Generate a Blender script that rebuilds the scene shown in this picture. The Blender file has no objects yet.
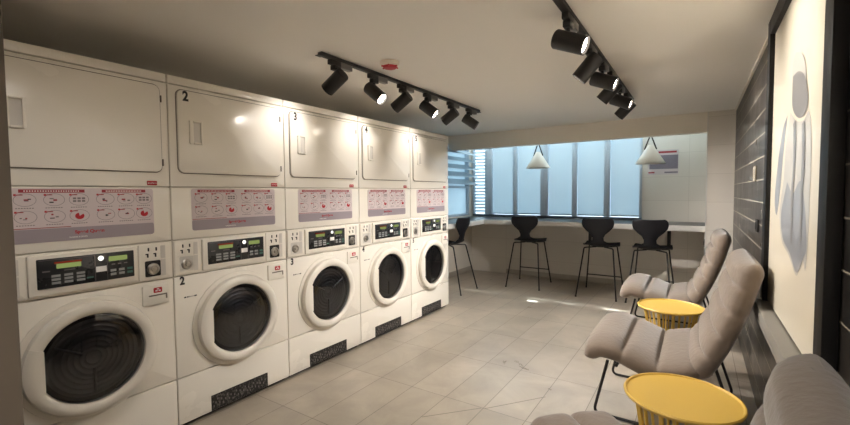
import bpy, bmesh, math, random
from mathutils import Vector, Matrix
random.seed(4)
PI = math.pi
scene = bpy.context.scene
COL = scene.collection

# ------------------------------------------------------------------ materials
def lin(r, g, b):
    def f(c):
        c /= 255.0
        return c / 12.92 if c <= 0.04045 else ((c + 0.055) / 1.055) ** 2.4
    return (f(r), f(g), f(b), 1.0)

def principled(name, col, rough=0.5, metal=0.0, vary=0.06, scale=12.0, bump=0.0, bump_scale=60.0, coat=0.0, sheen=0.0, rough_vary=0.05, spec=0.5):
    m = bpy.data.materials.new(name); m.use_nodes = True
    nt = m.node_tree; n = nt.nodes; l = nt.links
    b = n['Principled BSDF']
    b.inputs['Metallic'].default_value = metal
    b.inputs['Coat Weight'].default_value = coat
    b.inputs['Coat Roughness'].default_value = 0.1
    b.inputs['Sheen Weight'].default_value = sheen
    b.inputs['Specular IOR Level'].default_value = spec
    tc = n.new('ShaderNodeTexCoord')
    no = n.new('ShaderNodeTexNoise'); no.inputs['Scale'].default_value = scale; no.inputs['Detail'].default_value = 4
    l.new(tc.outputs['Object'], no.inputs['Vector'])
    mr = n.new('ShaderNodeMapRange'); mr.inputs['To Min'].default_value = 1 - vary; mr.inputs['To Max'].default_value = 1 + vary
    l.new(no.outputs['Fac'], mr.inputs['Value'])
    mx = n.new('ShaderNodeVectorMath'); mx.operation = 'SCALE'; mx.inputs[0].default_value = col[:3]
    l.new(mr.outputs['Result'], mx.inputs['Scale']); l.new(mx.outputs['Vector'], b.inputs['Base Color'])
    rr = n.new('ShaderNodeMapRange'); rr.inputs['To Min'].default_value = max(0, rough - rough_vary); rr.inputs['To Max'].default_value = rough + rough_vary
    l.new(no.outputs['Fac'], rr.inputs['Value']); l.new(rr.outputs['Result'], b.inputs['Roughness'])
    if bump > 0:
        n2 = n.new('ShaderNodeTexNoise'); n2.inputs['Scale'].default_value = bump_scale; n2.inputs['Detail'].default_value = 3
        l.new(tc.outputs['Object'], n2.inputs['Vector'])
        bp = n.new('ShaderNodeBump'); bp.inputs['Strength'].default_value = bump; bp.inputs['Distance'].default_value = 0.01
        l.new(n2.outputs['Fac'], bp.inputs['Height']); l.new(bp.outputs['Normal'], b.inputs['Normal'])
    return m

def emitter(name, col, strength):
    m = bpy.data.materials.new(name); m.use_nodes = True
    nt = m.node_tree; nt.nodes.clear()
    o = nt.nodes.new('ShaderNodeOutputMaterial'); e = nt.nodes.new('ShaderNodeEmission')
    e.inputs['Color'].default_value = col; e.inputs['Strength'].default_value = strength
    nt.links.new(e.outputs[0], o.inputs['Surface'])
    return m

def translucent(name, col_t, col_d, gloss=0.0):
    m = bpy.data.materials.new(name); m.use_nodes = True
    nt = m.node_tree; nt.nodes.clear(); n = nt.nodes; l = nt.links
    o = n.new('ShaderNodeOutputMaterial')
    t = n.new('ShaderNodeBsdfTranslucent'); d = n.new('ShaderNodeBsdfDiffuse'); a = n.new('ShaderNodeAddShader')
    tc = n.new('ShaderNodeTexCoord'); no = n.new('ShaderNodeTexNoise'); no.inputs['Scale'].default_value = 5
    l.new(tc.outputs['Object'], no.inputs['Vector'])
    mr = n.new('ShaderNodeMapRange'); mr.inputs['To Min'].default_value = .95; mr.inputs['To Max'].default_value = 1.05
    l.new(no.outputs['Fac'], mr.inputs['Value'])
    v = n.new('ShaderNodeVectorMath'); v.operation = 'SCALE'; v.inputs[0].default_value = col_t[:3]
    l.new(mr.outputs[0], v.inputs['Scale']); l.new(v.outputs[0], t.inputs['Color'])
    d.inputs['Color'].default_value = col_d
    l.new(t.outputs[0], a.inputs[0]); l.new(d.outputs[0], a.inputs[1])
    last = a
    if gloss > 0:
        g = n.new('ShaderNodeBsdfGlossy'); g.inputs['Roughness'].default_value = .12
        x = n.new('ShaderNodeMixShader'); x.inputs[0].default_value = gloss
        l.new(a.outputs[0], x.inputs[1]); l.new(g.outputs[0], x.inputs[2]); last = x
    l.new(last.outputs[0], o.inputs['Surface'])
    return m

def thin_glass(name, tint, refl=0.08):
    m = bpy.data.materials.new(name); m.use_nodes = True
    nt = m.node_tree; nt.nodes.clear(); n = nt.nodes; l = nt.links
    o = n.new('ShaderNodeOutputMaterial'); t = n.new('ShaderNodeBsdfTransparent'); t.inputs['Color'].default_value = tint
    g = n.new('ShaderNodeBsdfGlossy'); g.inputs['Roughness'].default_value = .04
    lw = n.new('ShaderNodeLayerWeight'); lw.inputs['Blend'].default_value = .25
    mr = n.new('ShaderNodeMapRange'); mr.inputs['To Min'].default_value = refl * .5; mr.inputs['To Max'].default_value = min(1, refl * 6)
    l.new(lw.outputs['Fresnel'], mr.inputs['Value'])
    x = n.new('ShaderNodeMixShader'); l.new(mr.outputs[0], x.inputs[0])
    l.new(t.outputs[0], x.inputs[1]); l.new(g.outputs[0], x.inputs[2]); l.new(x.outputs[0], o.inputs['Surface'])
    return m

def tile_floor():
    m = bpy.data.materials.new('floor_tile'); m.use_nodes = True
    nt = m.node_tree; n = nt.nodes; l = nt.links; b = n['Principled BSDF']
    tc = n.new('ShaderNodeTexCoord'); mp = n.new('ShaderNodeMapping')
    mp.inputs['Location'].default_value = (1.035, -2.80, 0)   # grout lines at x=-1.035, y=2.80
    l.new(tc.outputs['Object'], mp.inputs['Vector'])
    br = n.new('ShaderNodeTexBrick'); br.offset = 0; br.squash = 1
    br.inputs['Scale'].default_value = 1; br.inputs['Brick Width'].default_value = .256; br.inputs['Row Height'].default_value = .62
    br.inputs['Mortar Size'].default_value = .0022; br.inputs['Mortar Smooth'].default_value = .3; br.inputs['Bias'].default_value = 0
    br.inputs['Color1'].default_value = lin(164, 153, 138); br.inputs['Color2'].default_value = lin(154, 144, 129)
    br.inputs['Mortar'].default_value = lin(104, 95, 84)
    l.new(mp.outputs[0], br.inputs['Vector'])
    no = n.new('ShaderNodeTexNoise'); no.inputs['Scale'].default_value = 3.2; no.inputs['Detail'].default_value = 7; no.inputs['Roughness'].default_value = .62
    no.inputs['Distortion'].default_value = .6
    l.new(tc.outputs['Object'], no.inputs['Vector'])
    mr = n.new('ShaderNodeMapRange'); mr.inputs['From Min'].default_value = .3; mr.inputs['From Max'].default_value = .7
    mr.inputs['To Min'].default_value = .80; mr.inputs['To Max'].default_value = 1.14
    l.new(no.outputs['Fac'], mr.inputs['Value'])
    v = n.new('ShaderNodeVectorMath'); v.operation = 'SCALE'
    l.new(br.outputs['Color'], v.inputs[0]); l.new(mr.outputs[0], v.inputs['Scale']); l.new(v.outputs[0], b.inputs['Base Color'])
    r = n.new('ShaderNodeMapRange'); r.inputs['To Min'].default_value = .22; r.inputs['To Max'].default_value = .40
    l.new(no.outputs['Fac'], r.inputs['Value']); l.new(r.outputs[0], b.inputs['Roughness'])
    bp = n.new('ShaderNodeBump'); bp.inputs['Strength'].default_value = .25; bp.inputs['Distance'].default_value = .003; bp.invert = True
    l.new(br.outputs['Fac'], bp.inputs['Height']); l.new(bp.outputs[0], b.inputs['Normal'])
    return m

def tile_wall(name, c1, c2, mortar, w, h, off, loc, rough, swap, mortar_size=.0025, offset=.5, spec=.5):
    # swap: which object axes feed the brick pattern ('yz' for the side walls, 'xz' for the end walls)
    m = bpy.data.materials.new(name); m.use_nodes = True
    nt = m.node_tree; n = nt.nodes; l = nt.links; b = n['Principled BSDF']
    tc = n.new('ShaderNodeTexCoord'); sp = n.new('ShaderNodeSeparateXYZ'); cb = n.new('ShaderNodeCombineXYZ')
    l.new(tc.outputs['Object'], sp.inputs[0])
    l.new(sp.outputs['Y' if swap == 'yz' else 'X'], cb.inputs['X']); l.new(sp.outputs['Z'], cb.inputs['Y'])
    mp = n.new('ShaderNodeMapping'); mp.inputs['Location'].default_value = loc
    l.new(cb.outputs[0], mp.inputs['Vector'])
    br = n.new('ShaderNodeTexBrick'); br.offset = offset
    br.inputs['Scale'].default_value = 1; br.inputs['Brick Width'].default_value = w; br.inputs['Row Height'].default_value = h
    br.inputs['Mortar Size'].default_value = mortar_size; br.inputs['Mortar Smooth'].default_value = .2
    br.inputs['Color1'].default_value = c1; br.inputs['Color2'].default_value = c2; br.inputs['Mortar'].default_value = mortar
    l.new(mp.outputs[0], br.inputs['Vector']); l.new(br.outputs['Color'], b.inputs['Base Color'])
    no = n.new('ShaderNodeTexNoise'); no.inputs['Scale'].default_value = 6; l.new(tc.outputs['Object'], no.inputs['Vector'])
    r = n.new('ShaderNodeMapRange'); r.inputs['To Min'].default_value = rough * .8; r.inputs['To Max'].default_value = rough * 1.2
    l.new(no.outputs['Fac'], r.inputs['Value']); l.new(r.outputs[0], b.inputs['Roughness'])
    b.inputs['Specular IOR Level'].default_value = spec
    bp = n.new('ShaderNodeBump'); bp.inputs['Strength'].default_value = .3; bp.inputs['Distance'].default_value = .003; bp.invert = True
    l.new(br.outputs['Fac'], bp.inputs['Height']); l.new(bp.outputs[0], b.inputs['Normal'])
    return m

def speckled(name, a, bcol, scale, rough):
    m = bpy.data.materials.new(name); m.use_nodes = True
    nt = m.node_tree; n = nt.nodes; l = nt.links; b = n['Principled BSDF']
    tc = n.new('ShaderNodeTexCoord'); vo = n.new('ShaderNodeTexVoronoi'); vo.inputs['Scale'].default_value = scale
    l.new(tc.outputs['Object'], vo.inputs['Vector'])
    cr = n.new('ShaderNodeValToRGB'); cr.color_ramp.elements[0].color = a; cr.color_ramp.elements[1].color = bcol
    cr.color_ramp.elements[0].position = .55; cr.color_ramp.elements[1].position = .95
    sx = n.new('ShaderNodeSeparateColor'); l.new(vo.outputs['Color'], sx.inputs[0]); l.new(sx.outputs[0], cr.inputs['Fac'])
    l.new(cr.outputs[0], b.inputs['Base Color']); b.inputs['Roughness'].default_value = rough
    return m

M = dict(
    enamel=principled('white_enamel', lin(231, 225, 213), .26, vary=.015, scale=3, coat=.35),
    plastic=principled('white_plastic', lin(226, 220, 208), .36, vary=.015, scale=4),
    seal=principled('grey_door_seal', lin(112, 104, 94), .6),
    core=principled('shadow_gap_steel', lin(222, 216, 205), .5),
    kick=principled('black_kick_plate', lin(26, 24, 22), .6),
    recess=principled('grey_recess', lin(204, 199, 191), .5),
    sticker=principled('lilac_sticker', lin(205, 192, 192), .4, vary=.02),
    mauve=principled('mauve_band', lin(152, 142, 148), .4, vary=.02),
    red=principled('print_red', lin(178, 34, 44), .45, vary=.03),
    redhead=principled('header_red', lin(150, 46, 54), .45, vary=.03),
    ink=principled('print_ink', lin(24, 22, 22), .5),
    inkgrey=principled('print_grey', lin(120, 112, 112), .5),
    white=principled('print_white', lin(236, 234, 230), .45),
    display=principled('display_black', lin(34, 35, 37), .28, vary=.1),
    button=principled('button_grey', lin(150, 152, 150), .4),
    teal=principled('button_teal', lin(70, 110, 100), .4),
    lcd=emitter('lcd_green', lin(170, 185, 110), .16),
    lcdred=emitter('lcd_red', lin(170, 60, 40), .12),
    led=emitter('led_white', lin(255, 250, 235), .5),
    metal=principled('brushed_metal', lin(190, 186, 180), .3, metal=1, vary=.08),
    drum=principled('drum_steel', lin(120, 120, 122), .32, metal=1, vary=.15, scale=30),
    darkdrum=principled('dark_gasket', lin(40, 40, 42), .4),
    doorglass=thin_glass('smoked_door_glass', lin(165, 168, 174), .12),
    vent=speckled('speckled_vent', lin(22, 21, 20), lin(92, 88, 82), 95, .5),
    ceiling=principled('ceiling_paint', lin(235, 232, 226), .75, vary=.015, scale=2, bump=.03, bump_scale=90),
    paint=principled('wall_paint', lin(226, 220, 208), .7, vary=.02, scale=2),
    jamb=principled('jamb_shade_paint', lin(84, 74, 62), .7, vary=.03, scale=3),  # the jamb's lack of light is put into a darker base colour
    floor=tile_floor(),
    rtile=tile_wall('dark_glazed_tile', lin(44, 40, 36), lin(37, 34, 31), lin(160, 152, 138), .53, .134, 0, (.1, -1.468 + .134 * 20, 0), .30, 'yz', .003, .5, .25),
    btile=tile_wall('pale_wall_tile', lin(212, 206, 196), lin(208, 202, 192), lin(188, 181, 171), .6, .3, 0, (.1, .05, 0), .4, 'xz', .002, 0),
    skirting=principled('skirting', lin(170, 162, 150), .5),
    darkmetal=principled('dark_window_metal', lin(178, 188, 198), .4, vary=.04),
    framegrey=principled('window_sill_metal', lin(92, 100, 110), .45),
    blind=translucent('blind_fabric', (.185, .215, .232, 1), (.35, .36, .36, 1)),
    frost=translucent('frosted_pane', (.38, .42, .435, 1), (.3, .32, .33, 1), .1),
    daylight_fill=translucent('added_daylight_fill', (.9, .93, .95, 1), (.05, .05, .05, 1)),  # for the added, unseen panel that lets in extra daylight
    blade=translucent('frosted_blade', (.50, .54, .56, 1), (.25, .28, .30, 1), .25),
    glass=thin_glass('window_glass', (.93, .97, .98, 1), .06),
    counter=principled('counter_laminate', lin(62, 60, 59), .35, vary=.06, scale=8),
    counteredge=principled('counter_edge', lin(205, 203, 198), .35, vary=.03),
    shell=principled('black_moulded_shell', lin(19, 19, 24), .5, vary=.08, spec=.3),
    blackmetal=principled('black_metal', lin(21, 20, 20), .4, vary=.08),
    track=principled('track_black', lin(33, 31, 30), .45, vary=.06),
    adaptgrey=principled('adapter_grey', lin(108, 105, 102), .45),
    lens=emitter('lamp_lens', (1, .88, .74, 1), 10),
    shade=principled('pendant_white', lin(222, 214, 202), .55, vary=.02),
    strap=principled('leather_strap', lin(52, 42, 36), .6),
    velvet=principled('taupe_velvet', lin(115, 102, 90), .85, vary=.10, scale=9, bump=.25, bump_scale=38, sheen=.35, spec=.2),
    yellow=principled('yellow_enamel', lin(204, 168, 76), .42, vary=.05, scale=6),
    frame=principled('black_frame', lin(22, 21, 21), .5, vary=.05, spec=.25),
    ledge=principled('ledge_lit_grey', lin(140, 136, 128), .4, spec=.4),  # light on the dark frame's foot, put into a grey base colour
    canvas=principled('cream_print', lin(236, 226, 204), .3, vary=.03, scale=3, coat=.5),
    wash1=principled('grey_wash', lin(142, 141, 140), .3, vary=.10, scale=5, coat=.5),
    wash2=principled('blue_grey_wash', lin(152, 155, 160), .3, vary=.16, scale=7, coat=.5),
    wash3=principled('pale_wash', lin(203, 199, 190), .3, vary=.06, scale=6, coat=.5),
    detector=principled('detector_white', lin(222, 214, 200), .45),
    poster=principled('poster_paper', lin(196, 186, 186), .4),
    posterdark=principled('poster_grey_violet', lin(112, 106, 118), .4, vary=.12, scale=40),
    switchplate=principled('switch_plate', lin(206, 196, 176), .18, metal=.6),
)

# ------------------------------------------------------------------ mesh builder
class MB:
    def __init__(s):
        s.bm = bmesh.new(); s.mats = []
    def mi(s, m):
        m = M[m]
        if m not in s.mats: s.mats.append(m)
        return s.mats.index(m)
    def faces(s, vs, fs, mat):
        i = s.mi(mat); bv = [s.bm.verts.new(v) for v in vs]
        for f in fs:
            try:
                q = s.bm.faces.new([bv[k] for k in f]); q.material_index = i
            except ValueError: pass
        return bv
    def box(s, x0, x1, y0, y1, z0, z1, mat, bev=0.0, seg=2):
        i = s.mi(mat); n0 = set(s.bm.faces)
        vs = [s.bm.verts.new((x, y, z)) for x in (x0, x1) for y in (y0, y1) for z in (z0, z1)]
        for f in ((0,1,3,2),(4,6,7,5),(0,4,5,1),(2,3,7,6),(0,2,6,4),(1,5,7,3)):
            s.bm.faces.new([vs[k] for k in f]).material_index = i
        if bev > 0:
            es = {e for v in vs for e in v.link_edges}
            r = bmesh.ops.bevel(s.bm, geom=list(es), offset=bev, segments=seg, affect='EDGES', profile=.5)
            for f in r['faces']: f.material_index = i
    def loops(s, rings, mat, closed=True, cap0=True, cap1=True):
        i = s.mi(mat); B = [[s.bm.verts.new(p) for p in r] for r in rings]
        n = len(B[0])
        for a, b in zip(B, B[1:]):
            for k in range(n if closed else n - 1):
                try: s.bm.faces.new((a[k], a[(k+1) % n], b[(k+1) % n], b[k])).material_index = i
                except ValueError: pass
        if cap0: s.bm.faces.new(B[0][::-1]).material_index = i
        if cap1: s.bm.faces.new(B[-1]).material_index = i
    def tube(s, pts, r, mat, n=10, caps=True):
        pts = [Vector(p) for p in pts]; rings = []
        t0 = (pts[1] - pts[0]).normalized()
        u = t0.orthogonal().normalized()
        for k, p in enumerate(pts):
            t = (pts[min(k+1, len(pts)-1)] - pts[max(k-1, 0)]).normalized()
            u = (u - t * u.dot(t)).normalized(); v = t.cross(u)
            rings.append([p + (u * math.cos(2*PI*j/n) + v * math.sin(2*PI*j/n)) * r for j in range(n)])
        s.loops(rings, mat, True, caps, caps)
    def lathe(s, prof, mat, origin=(0,0,0), axis=(0,0,1), n=32, caps=True):
        o = Vector(origin); a = Vector(axis).normalized(); u = a.orthogonal().normalized(); v = a.cross(u)
        rings = [[o + a*h + (u*math.cos(2*PI*j/n) + v*math.sin(2*PI*j/n)) * max(r, 1e-5) for j in range(n)] for r, h in prof]
        s.loops(rings, mat, True, caps, caps)
    def ring(s, prof, mat, origin, axis, n=48):           # closed profile swept round an axis
        o = Vector(origin); a = Vector(axis).normalized(); u = a.orthogonal().normalized(); v = a.cross(u)
        i = s.mi(mat)
        R = [[s.bm.verts.new(o + a*h + (u*math.cos(2*PI*j/n) + v*math.sin(2*PI*j/n)) * r) for r, h in prof] for j in range(n)]
        m = len(prof)
        for j in range(n):
            for k in range(m):
                s.bm.faces.new((R[j][k], R[(j+1) % n][k], R[(j+1) % n][(k+1) % m], R[j][(k+1) % m])).material_index = i
    def plate(s, y0, y1, z0, z1, x0, x1, mat, r=.0, b=.0, n=6):   # rounded rectangle facing +x
        def poly(ins, x):
            rr = max(r - ins, .0005); P = []
            for cy, cz, a0 in ((y1-ins-rr, z1-ins-rr, 0), (y0+ins+rr, z1-ins-rr, 90), (y0+ins+rr, z0+ins+rr, 180), (y1-ins-rr, z0+ins+rr, 270)):
                for k in range(n + 1):
                    a = math.radians(a0 + 90*k/n); P.append((x, cy + rr*math.cos(a), cz + rr*math.sin(a)))
            return P
        R = [poly(0, x0), poly(0, x1 - b)]
        if b > 0: R += [poly(b*.3, x1 - b*.3), poly(b, x1)]
        s.loops(R, mat)
    def ellipse_line(s, cy, cz, ry, rz, t, x, mat, n=20):
        A = [(x, cy + ry*math.cos(2*PI*k/n), cz + rz*math.sin(2*PI*k/n)) for k in range(n)]
        B = [(x, cy + (ry-t)*math.cos(2*PI*k/n), cz + (rz-t)*math.sin(2*PI*k/n)) for k in range(n)]
        s.faces(A + B, [(k, (k+1) % n, n + (k+1) % n, n + k) for k in range(n)], mat)
    def quad(s, y0, y1, z0, z1, x, mat):
        s.faces([(x, y0, z0), (x, y1, z0), (x, y1, z1), (x, y0, z1)], [(0,1,2,3)], mat)
    def build(s, name, parent=None, loc=(0,0,0), rot=(0,0,0), smooth=38, kind=None, label=None):
        bmesh.ops.recalc_face_normals(s.bm, faces=s.bm.faces)
        me = bpy.data.meshes.new(name); s.bm.to_mesh(me); s.bm.free()
        for m in s.mats: me.materials.append(m)
        if smooth:
            for p in me.polygons: p.use_smooth = True
            me.set_sharp_from_angle(angle=math.radians(smooth))
        o = bpy.data.objects.new(name, me); COL.objects.link(o)
        o.location = loc; o.rotation_euler = rot
        if parent: o.parent = parent
        if kind: o['kind'] = kind
        if label: o['label'] = label
        return o

def thing(name, label, cat, loc=(0,0,0), rotz=0, group=None):
    o = bpy.data.objects.new(name, None); COL.objects.link(o)
    o.empty_display_size = .05; o.location = loc; o.rotation_euler = (0, 0, rotz)
    tag(o, label, cat, group); return o
def tag(o, label, cat, group=None):
    o['label'] = label; o['category'] = cat
    if group: o['group'] = group
def children(o): return [c for c in bpy.data.objects if c.parent == o]
def copy_tree(o, parent=None):
    c = o.copy(); COL.objects.link(c); c.parent = parent
    for ch in children(o):
        copy_tree(ch, c)
    return c

def text(name, s, size, mat, parent, loc, bold=.0, align='CENTER', basis='x', squash=1.0):
    cu = bpy.data.curves.new('glyphs', 'FONT'); cu.body = s; cu.size = size; cu.offset = bold; cu.extrude = .0004
    cu.align_x = align; cu.align_y = 'CENTER'
    t = bpy.data.objects.new('glyphs', cu); COL.objects.link(t)
    bpy.context.view_layer.update()
    me = bpy.data.meshes.new_from_object(t.evaluated_get(bpy.context.evaluated_depsgraph_get()))
    bpy.data.objects.remove(t); bpy.data.curves.remove(cu)
    if basis == 'x': mt = Matrix(((0,0,1,0),(squash,0,0,0),(0,1,0,0),(0,0,0,1)))      # faces +x
    else: mt = Matrix(((squash,0,0,0),(0,0,-1,0),(0,1,0,0),(0,0,0,1)))                  # faces -y
    me.transform(mt); me.materials.clear(); me.materials.append(M[mat]); me.name = name
    o = bpy.data.objects.new(name, me); COL.objects.link(o); o.parent = parent; o.location = loc
    return o

def fillet(pts, r, n=5):
    pts = [Vector(p) for p in pts]; out = [pts[0]]
    for a, b, c in zip(pts, pts[1:], pts[2:]):
        d1 = (a-b).normalized(); d2 = (c-b).normalized(); ang = d1.angle(d2)
        t = min(r / math.tan(ang/2), (a-b).length*.45, (c-b).length*.45)
        p, q = b + d1*t, b + d2*t
        for k in range(n + 1):
            f = k / n; out.append(p*(1-f)**2 + b*2*f*(1-f) + q*f*f)
    out.append(pts[-1]); return out

# ------------------------------------------------------------------ dimensions
XL, XR, YB, ZC = -3.10, .31, 6.10, 2.105
XM, Y1, W = -2.314, 1.0872, .7246
YP, ZBULK, XP = 5.35, 1.891, .074
ZALC = 3.0  # alcove raised out of view to enlarge the added daylight panel

# ------------------------------------------------------------------ room shell
def shell(name, *boxes, mat='paint', bev=0):
    b = MB()
    for q in boxes: b.box(*q, mat, bev)
    return b.build(name, kind='structure', smooth=None)
shell('floor', (XL-.1, XR+.1, -1.3, YB+.1, -.1, 0), mat='floor')
shell('ceiling', (XL-.1, XR+.1, -1.3, YP+.10, ZC, ZC+.08), mat='ceiling')
shell('wall_left', (XL-.12, XL, -1.3, 4.55, 0, ZALC), (XL-.12, XL, 4.55, 6.02, 0, .905), (XL-.12, XL, 4.55, 6.02, 2.0, ZALC), (XL-.12, XL, 6.02, YB+.12, 0, ZALC))
shell('wall_right', (XR, XR+.12, -1.3, YB+.12, 0, ZC+.08), mat='rtile')
WL, WR = -3.07, -.616          # window strip on the back wall
shell('wall_back', (XL-.12, XR, YB, YB+.12, 0, .89), (XL-.12, WL, YB, YB+.12, .89, ZALC), (WR, XR, YB, YB+.12, .89, ZALC), mat='btile')
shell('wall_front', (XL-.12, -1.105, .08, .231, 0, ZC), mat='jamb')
shell('wall_entrance', (XL-.12, XR+.12, -1.35, -1.2, 0, ZC), mat='paint')
shell('wall_niche', (XP, XR-.001, YP, YB-.001, 0, ZC+.3), mat='btile')
shell('ceiling_alcove', (XL-.1, XR+.1, YP+.09, YB+.12, ZALC, ZALC+.06), mat='ceiling')
shell('trim_1', (XL+.001, XP-.001, YP, YP+.09, ZBULK, ZC+.43), mat='paint')       # bulkhead over the counter
shell('trim_2', (XP-.008, XP+.002, YP-.004, YP+.006, .0, ZC), mat='counteredge')      # corner bead
b = MB(); b.box(XR-.014, XR-.0005, 2.72, YP-.002, ZC-.016, ZC-.001, 'paint'); b.build('trim_3', kind='structure')
b = MB(); b.box(XL+.61, XP-.002, YB-.014, YB-.001, .001, .075, 'skirting', .003); b.build('baseboard_back', kind='structure')
b = MB(); b.box(XL+.001, XL+.013, 4.1, YB-.016, .001, .075, 'skirting', .003); b.build('baseboard_left', kind='structure')
# slanting cut joints across two floor tiles
for k, (p, q) in enumerate((((-1.028, 2.176), (-.768, 2.51)), ((-1.286, 1.905), (-1.045, 2.175)))):
    p, q = Vector((*p, 0)), Vector((*q, 0)); d = (q-p).normalized(); nn = Vector((-d.y, d.x, 0)) * .0028
    b = MB(); b.faces([p+nn+Vector((0,0,.0006)), p-nn+Vector((0,0,.0006)), q-nn+Vector((0,0,.0006)), q+nn+Vector((0,0,.0006))], [(0,1,2,3)], 'seal')
    b.build('trim_%d' % (4 + k), kind='structure')

# ------------------------------------------------------------------ back window
ZT = 2.94
MUL = [(-2.85, -2.73), (-2.382, -2.317), (-1.954, -1.843), (-1.501, -1.433), (-1.078, -1.002)]
win = bpy.data.objects.new('window_1', None); COL.objects.link(win); win['kind'] = 'structure'; win.location = (0, YB, 0)
b = MB()
b.box(WL, WR, -.02, .09, .891, .925, 'framegrey', .003)
b.box(WL, WR, .0, .09, ZT, ZT+.055, 'darkmetal', .003)
b.box(WR-.03, WR, -.02, .09, .926, ZT-.001, 'darkmetal', .003)
b.build('window_frame', win)
for a, c in MUL:
    b = MB(); b.box(a, c, -.03, .085, .926, ZT-.001, 'darkmetal', .004)
    b.box(a + (c-a)*.35, c - (c-a)*.35, -.036, -.0305, .926, ZT-.001, 'darkmetal', .001)
    b.build('mullion', win)
edges = [MUL[0][1]] + [v for m_ in MUL[1:] for v in m_] + [WR-.03]
spans = list(zip(edges[0::2], edges[1::2]))
for a, c in spans:
    b = MB(); b.box(a+.001, c-.001, .06, .066, .927, ZT-.002, 'glass'); b.build('window_pane', win)
# added translucent panel, hidden by the bulkhead, for extra daylight; chinks pass sun rays
SLOPE = 1.55
gaps = [(-1.745, -1.605, 4.687, .11), (-1.305, -1.225, 4.785, .05), (-1.17, -1.085, 4.63, .07), (-.90, -.74, 4.775, .055)]
b = MB(); zlo, zhi = 2.03, ZT-.001
for (a, c) in spans:
    cuts = [g for g in gaps if g[0] >= a - .01 and g[1] <= c + .01]
    xs = a + .002
    for g0, g1, gy, gh in sorted(cuts):
        zc = (YB + .005 - gy) * SLOPE
        b.box(xs, g0, 0, .012, zlo, zhi, 'daylight_fill')
        b.box(g0, g1, 0, .012, zlo, zc - gh/2, 'daylight_fill'); b.box(g0, g1, 0, .012, zc + gh/2, zhi, 'daylight_fill')
        xs = g1
    b.box(xs, c - .002, 0, .012, zlo, zhi, 'daylight_fill')
b.build('added_fill_panel', win)
ord_ = ['leftmost of the five window blinds, beside the louvre', 'second blind from the left, partly behind the left pendant lamp', 'middle one of the five window blinds', 'second blind from the right, above the third stool', 'rightmost of the five window blinds, next to the poster wall']
for (a, c), t_ in zip(spans, ord_):
    r = thing('roller_blind', 'pale translucent roller blind, ' + t_, 'blind', ((a+c)/2, YB+.02, .94), 0, 'roller blinds over the back window')
    w2 = (c-a)/2 - .004
    b = MB(); b.box(-w2, w2, 0, .002, .016, 1.09, 'blind'); b.build('blind_fabric', r)
    b = MB(); b.box(-w2, w2, -.008, .01, -.008, .016, 'darkmetal', .003); b.build('bottom_rail', r)
# slatted louvre at the left end
win2 = bpy.data.objects.new('window_2', None); COL.objects.link(win2); win2['kind'] = 'structure'; win2.location = (0, YB, 0)
b = MB(); b.box(WL+.001, MUL[0][0]-.001, .05, .056, .927, ZT-.002, 'frost'); b.build('window_pane', win2)
b = MB(); b.box(WL, WL+.022, -.02, .045, .927, ZT-.002, 'darkmetal', .003); b.build('window_frame', win2)
for k in range(24):
    z = .96 + k*.052
    b = MB(); v = [(WL+.024, -.012, z), (MUL[0][0]-.002, -.012, z), (MUL[0][0]-.002, .04, z+.026), (WL+.024, .04, z+.026)]
    b.faces([Vector(p) for p in v] + [Vector(p) + Vector((0, 0, .004)) for p in v], [(0,1,2,3),(7,6,5,4),(0,4,5,1),(1,5,6,2),(2,6,7,3),(3,7,4,0)], 'darkmetal')
    b.build('slat', win2)
# jalousie window in the left wall
win3 = bpy.data.objects.new('window_3', None); COL.objects.link(win3); win3['kind'] = 'structure'; win3.location = (XL, 0, 0)
b = MB()
b.box(-.08, .0, 4.551, 4.59, .906, 1.999, 'darkmetal', .003); b.box(-.08, .0, 5.98, 6.019, .906, 1.999, 'darkmetal', .003)
b.box(-.08, .004, 4.591, 5.979, .906, .935, 'darkmetal', .003); b.box(-.08, .004, 4.591, 5.979, 1.345, 1.372, 'darkmetal', .003); b.box(-.08, .0, 4.591, 5.979, 1.97, 1.999, 'darkmetal', .003)
b.build('window_frame', win3)
b = MB(); b.box(-.05, -.044, 4.591, 5.979, .936, 1.344, 'frost'); b.build('window_pane', win3)
b = MB(); b.box(-.07, -.064, 4.591, 5.979, 1.373, 1.969, 'frost'); b.build('window_pane', win3)
for k in range(5):
    z = 1.43 + k*.112
    b = MB(); L = .235; dx, dz = L*math.cos(math.radians(22)), -L*math.sin(math.radians(22))
    v = [(-.02, 4.62, z+.05), (-.02, 5.94, z+.05), (-.02+dx, 5.94, z+.05+dz), (-.02+dx, 4.62, z+.05+dz)]
    b.faces([Vector(p) for p in v] + [Vector(p) + Vector((0, 0, .006)) for p in v], [(0,1,2,3),(7,6,5,4),(0,4,5,1),(1,5,6,2),(2,6,7,3),(3,7,4,0)], 'blade')
    b.build('glass_blade', win3)

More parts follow.
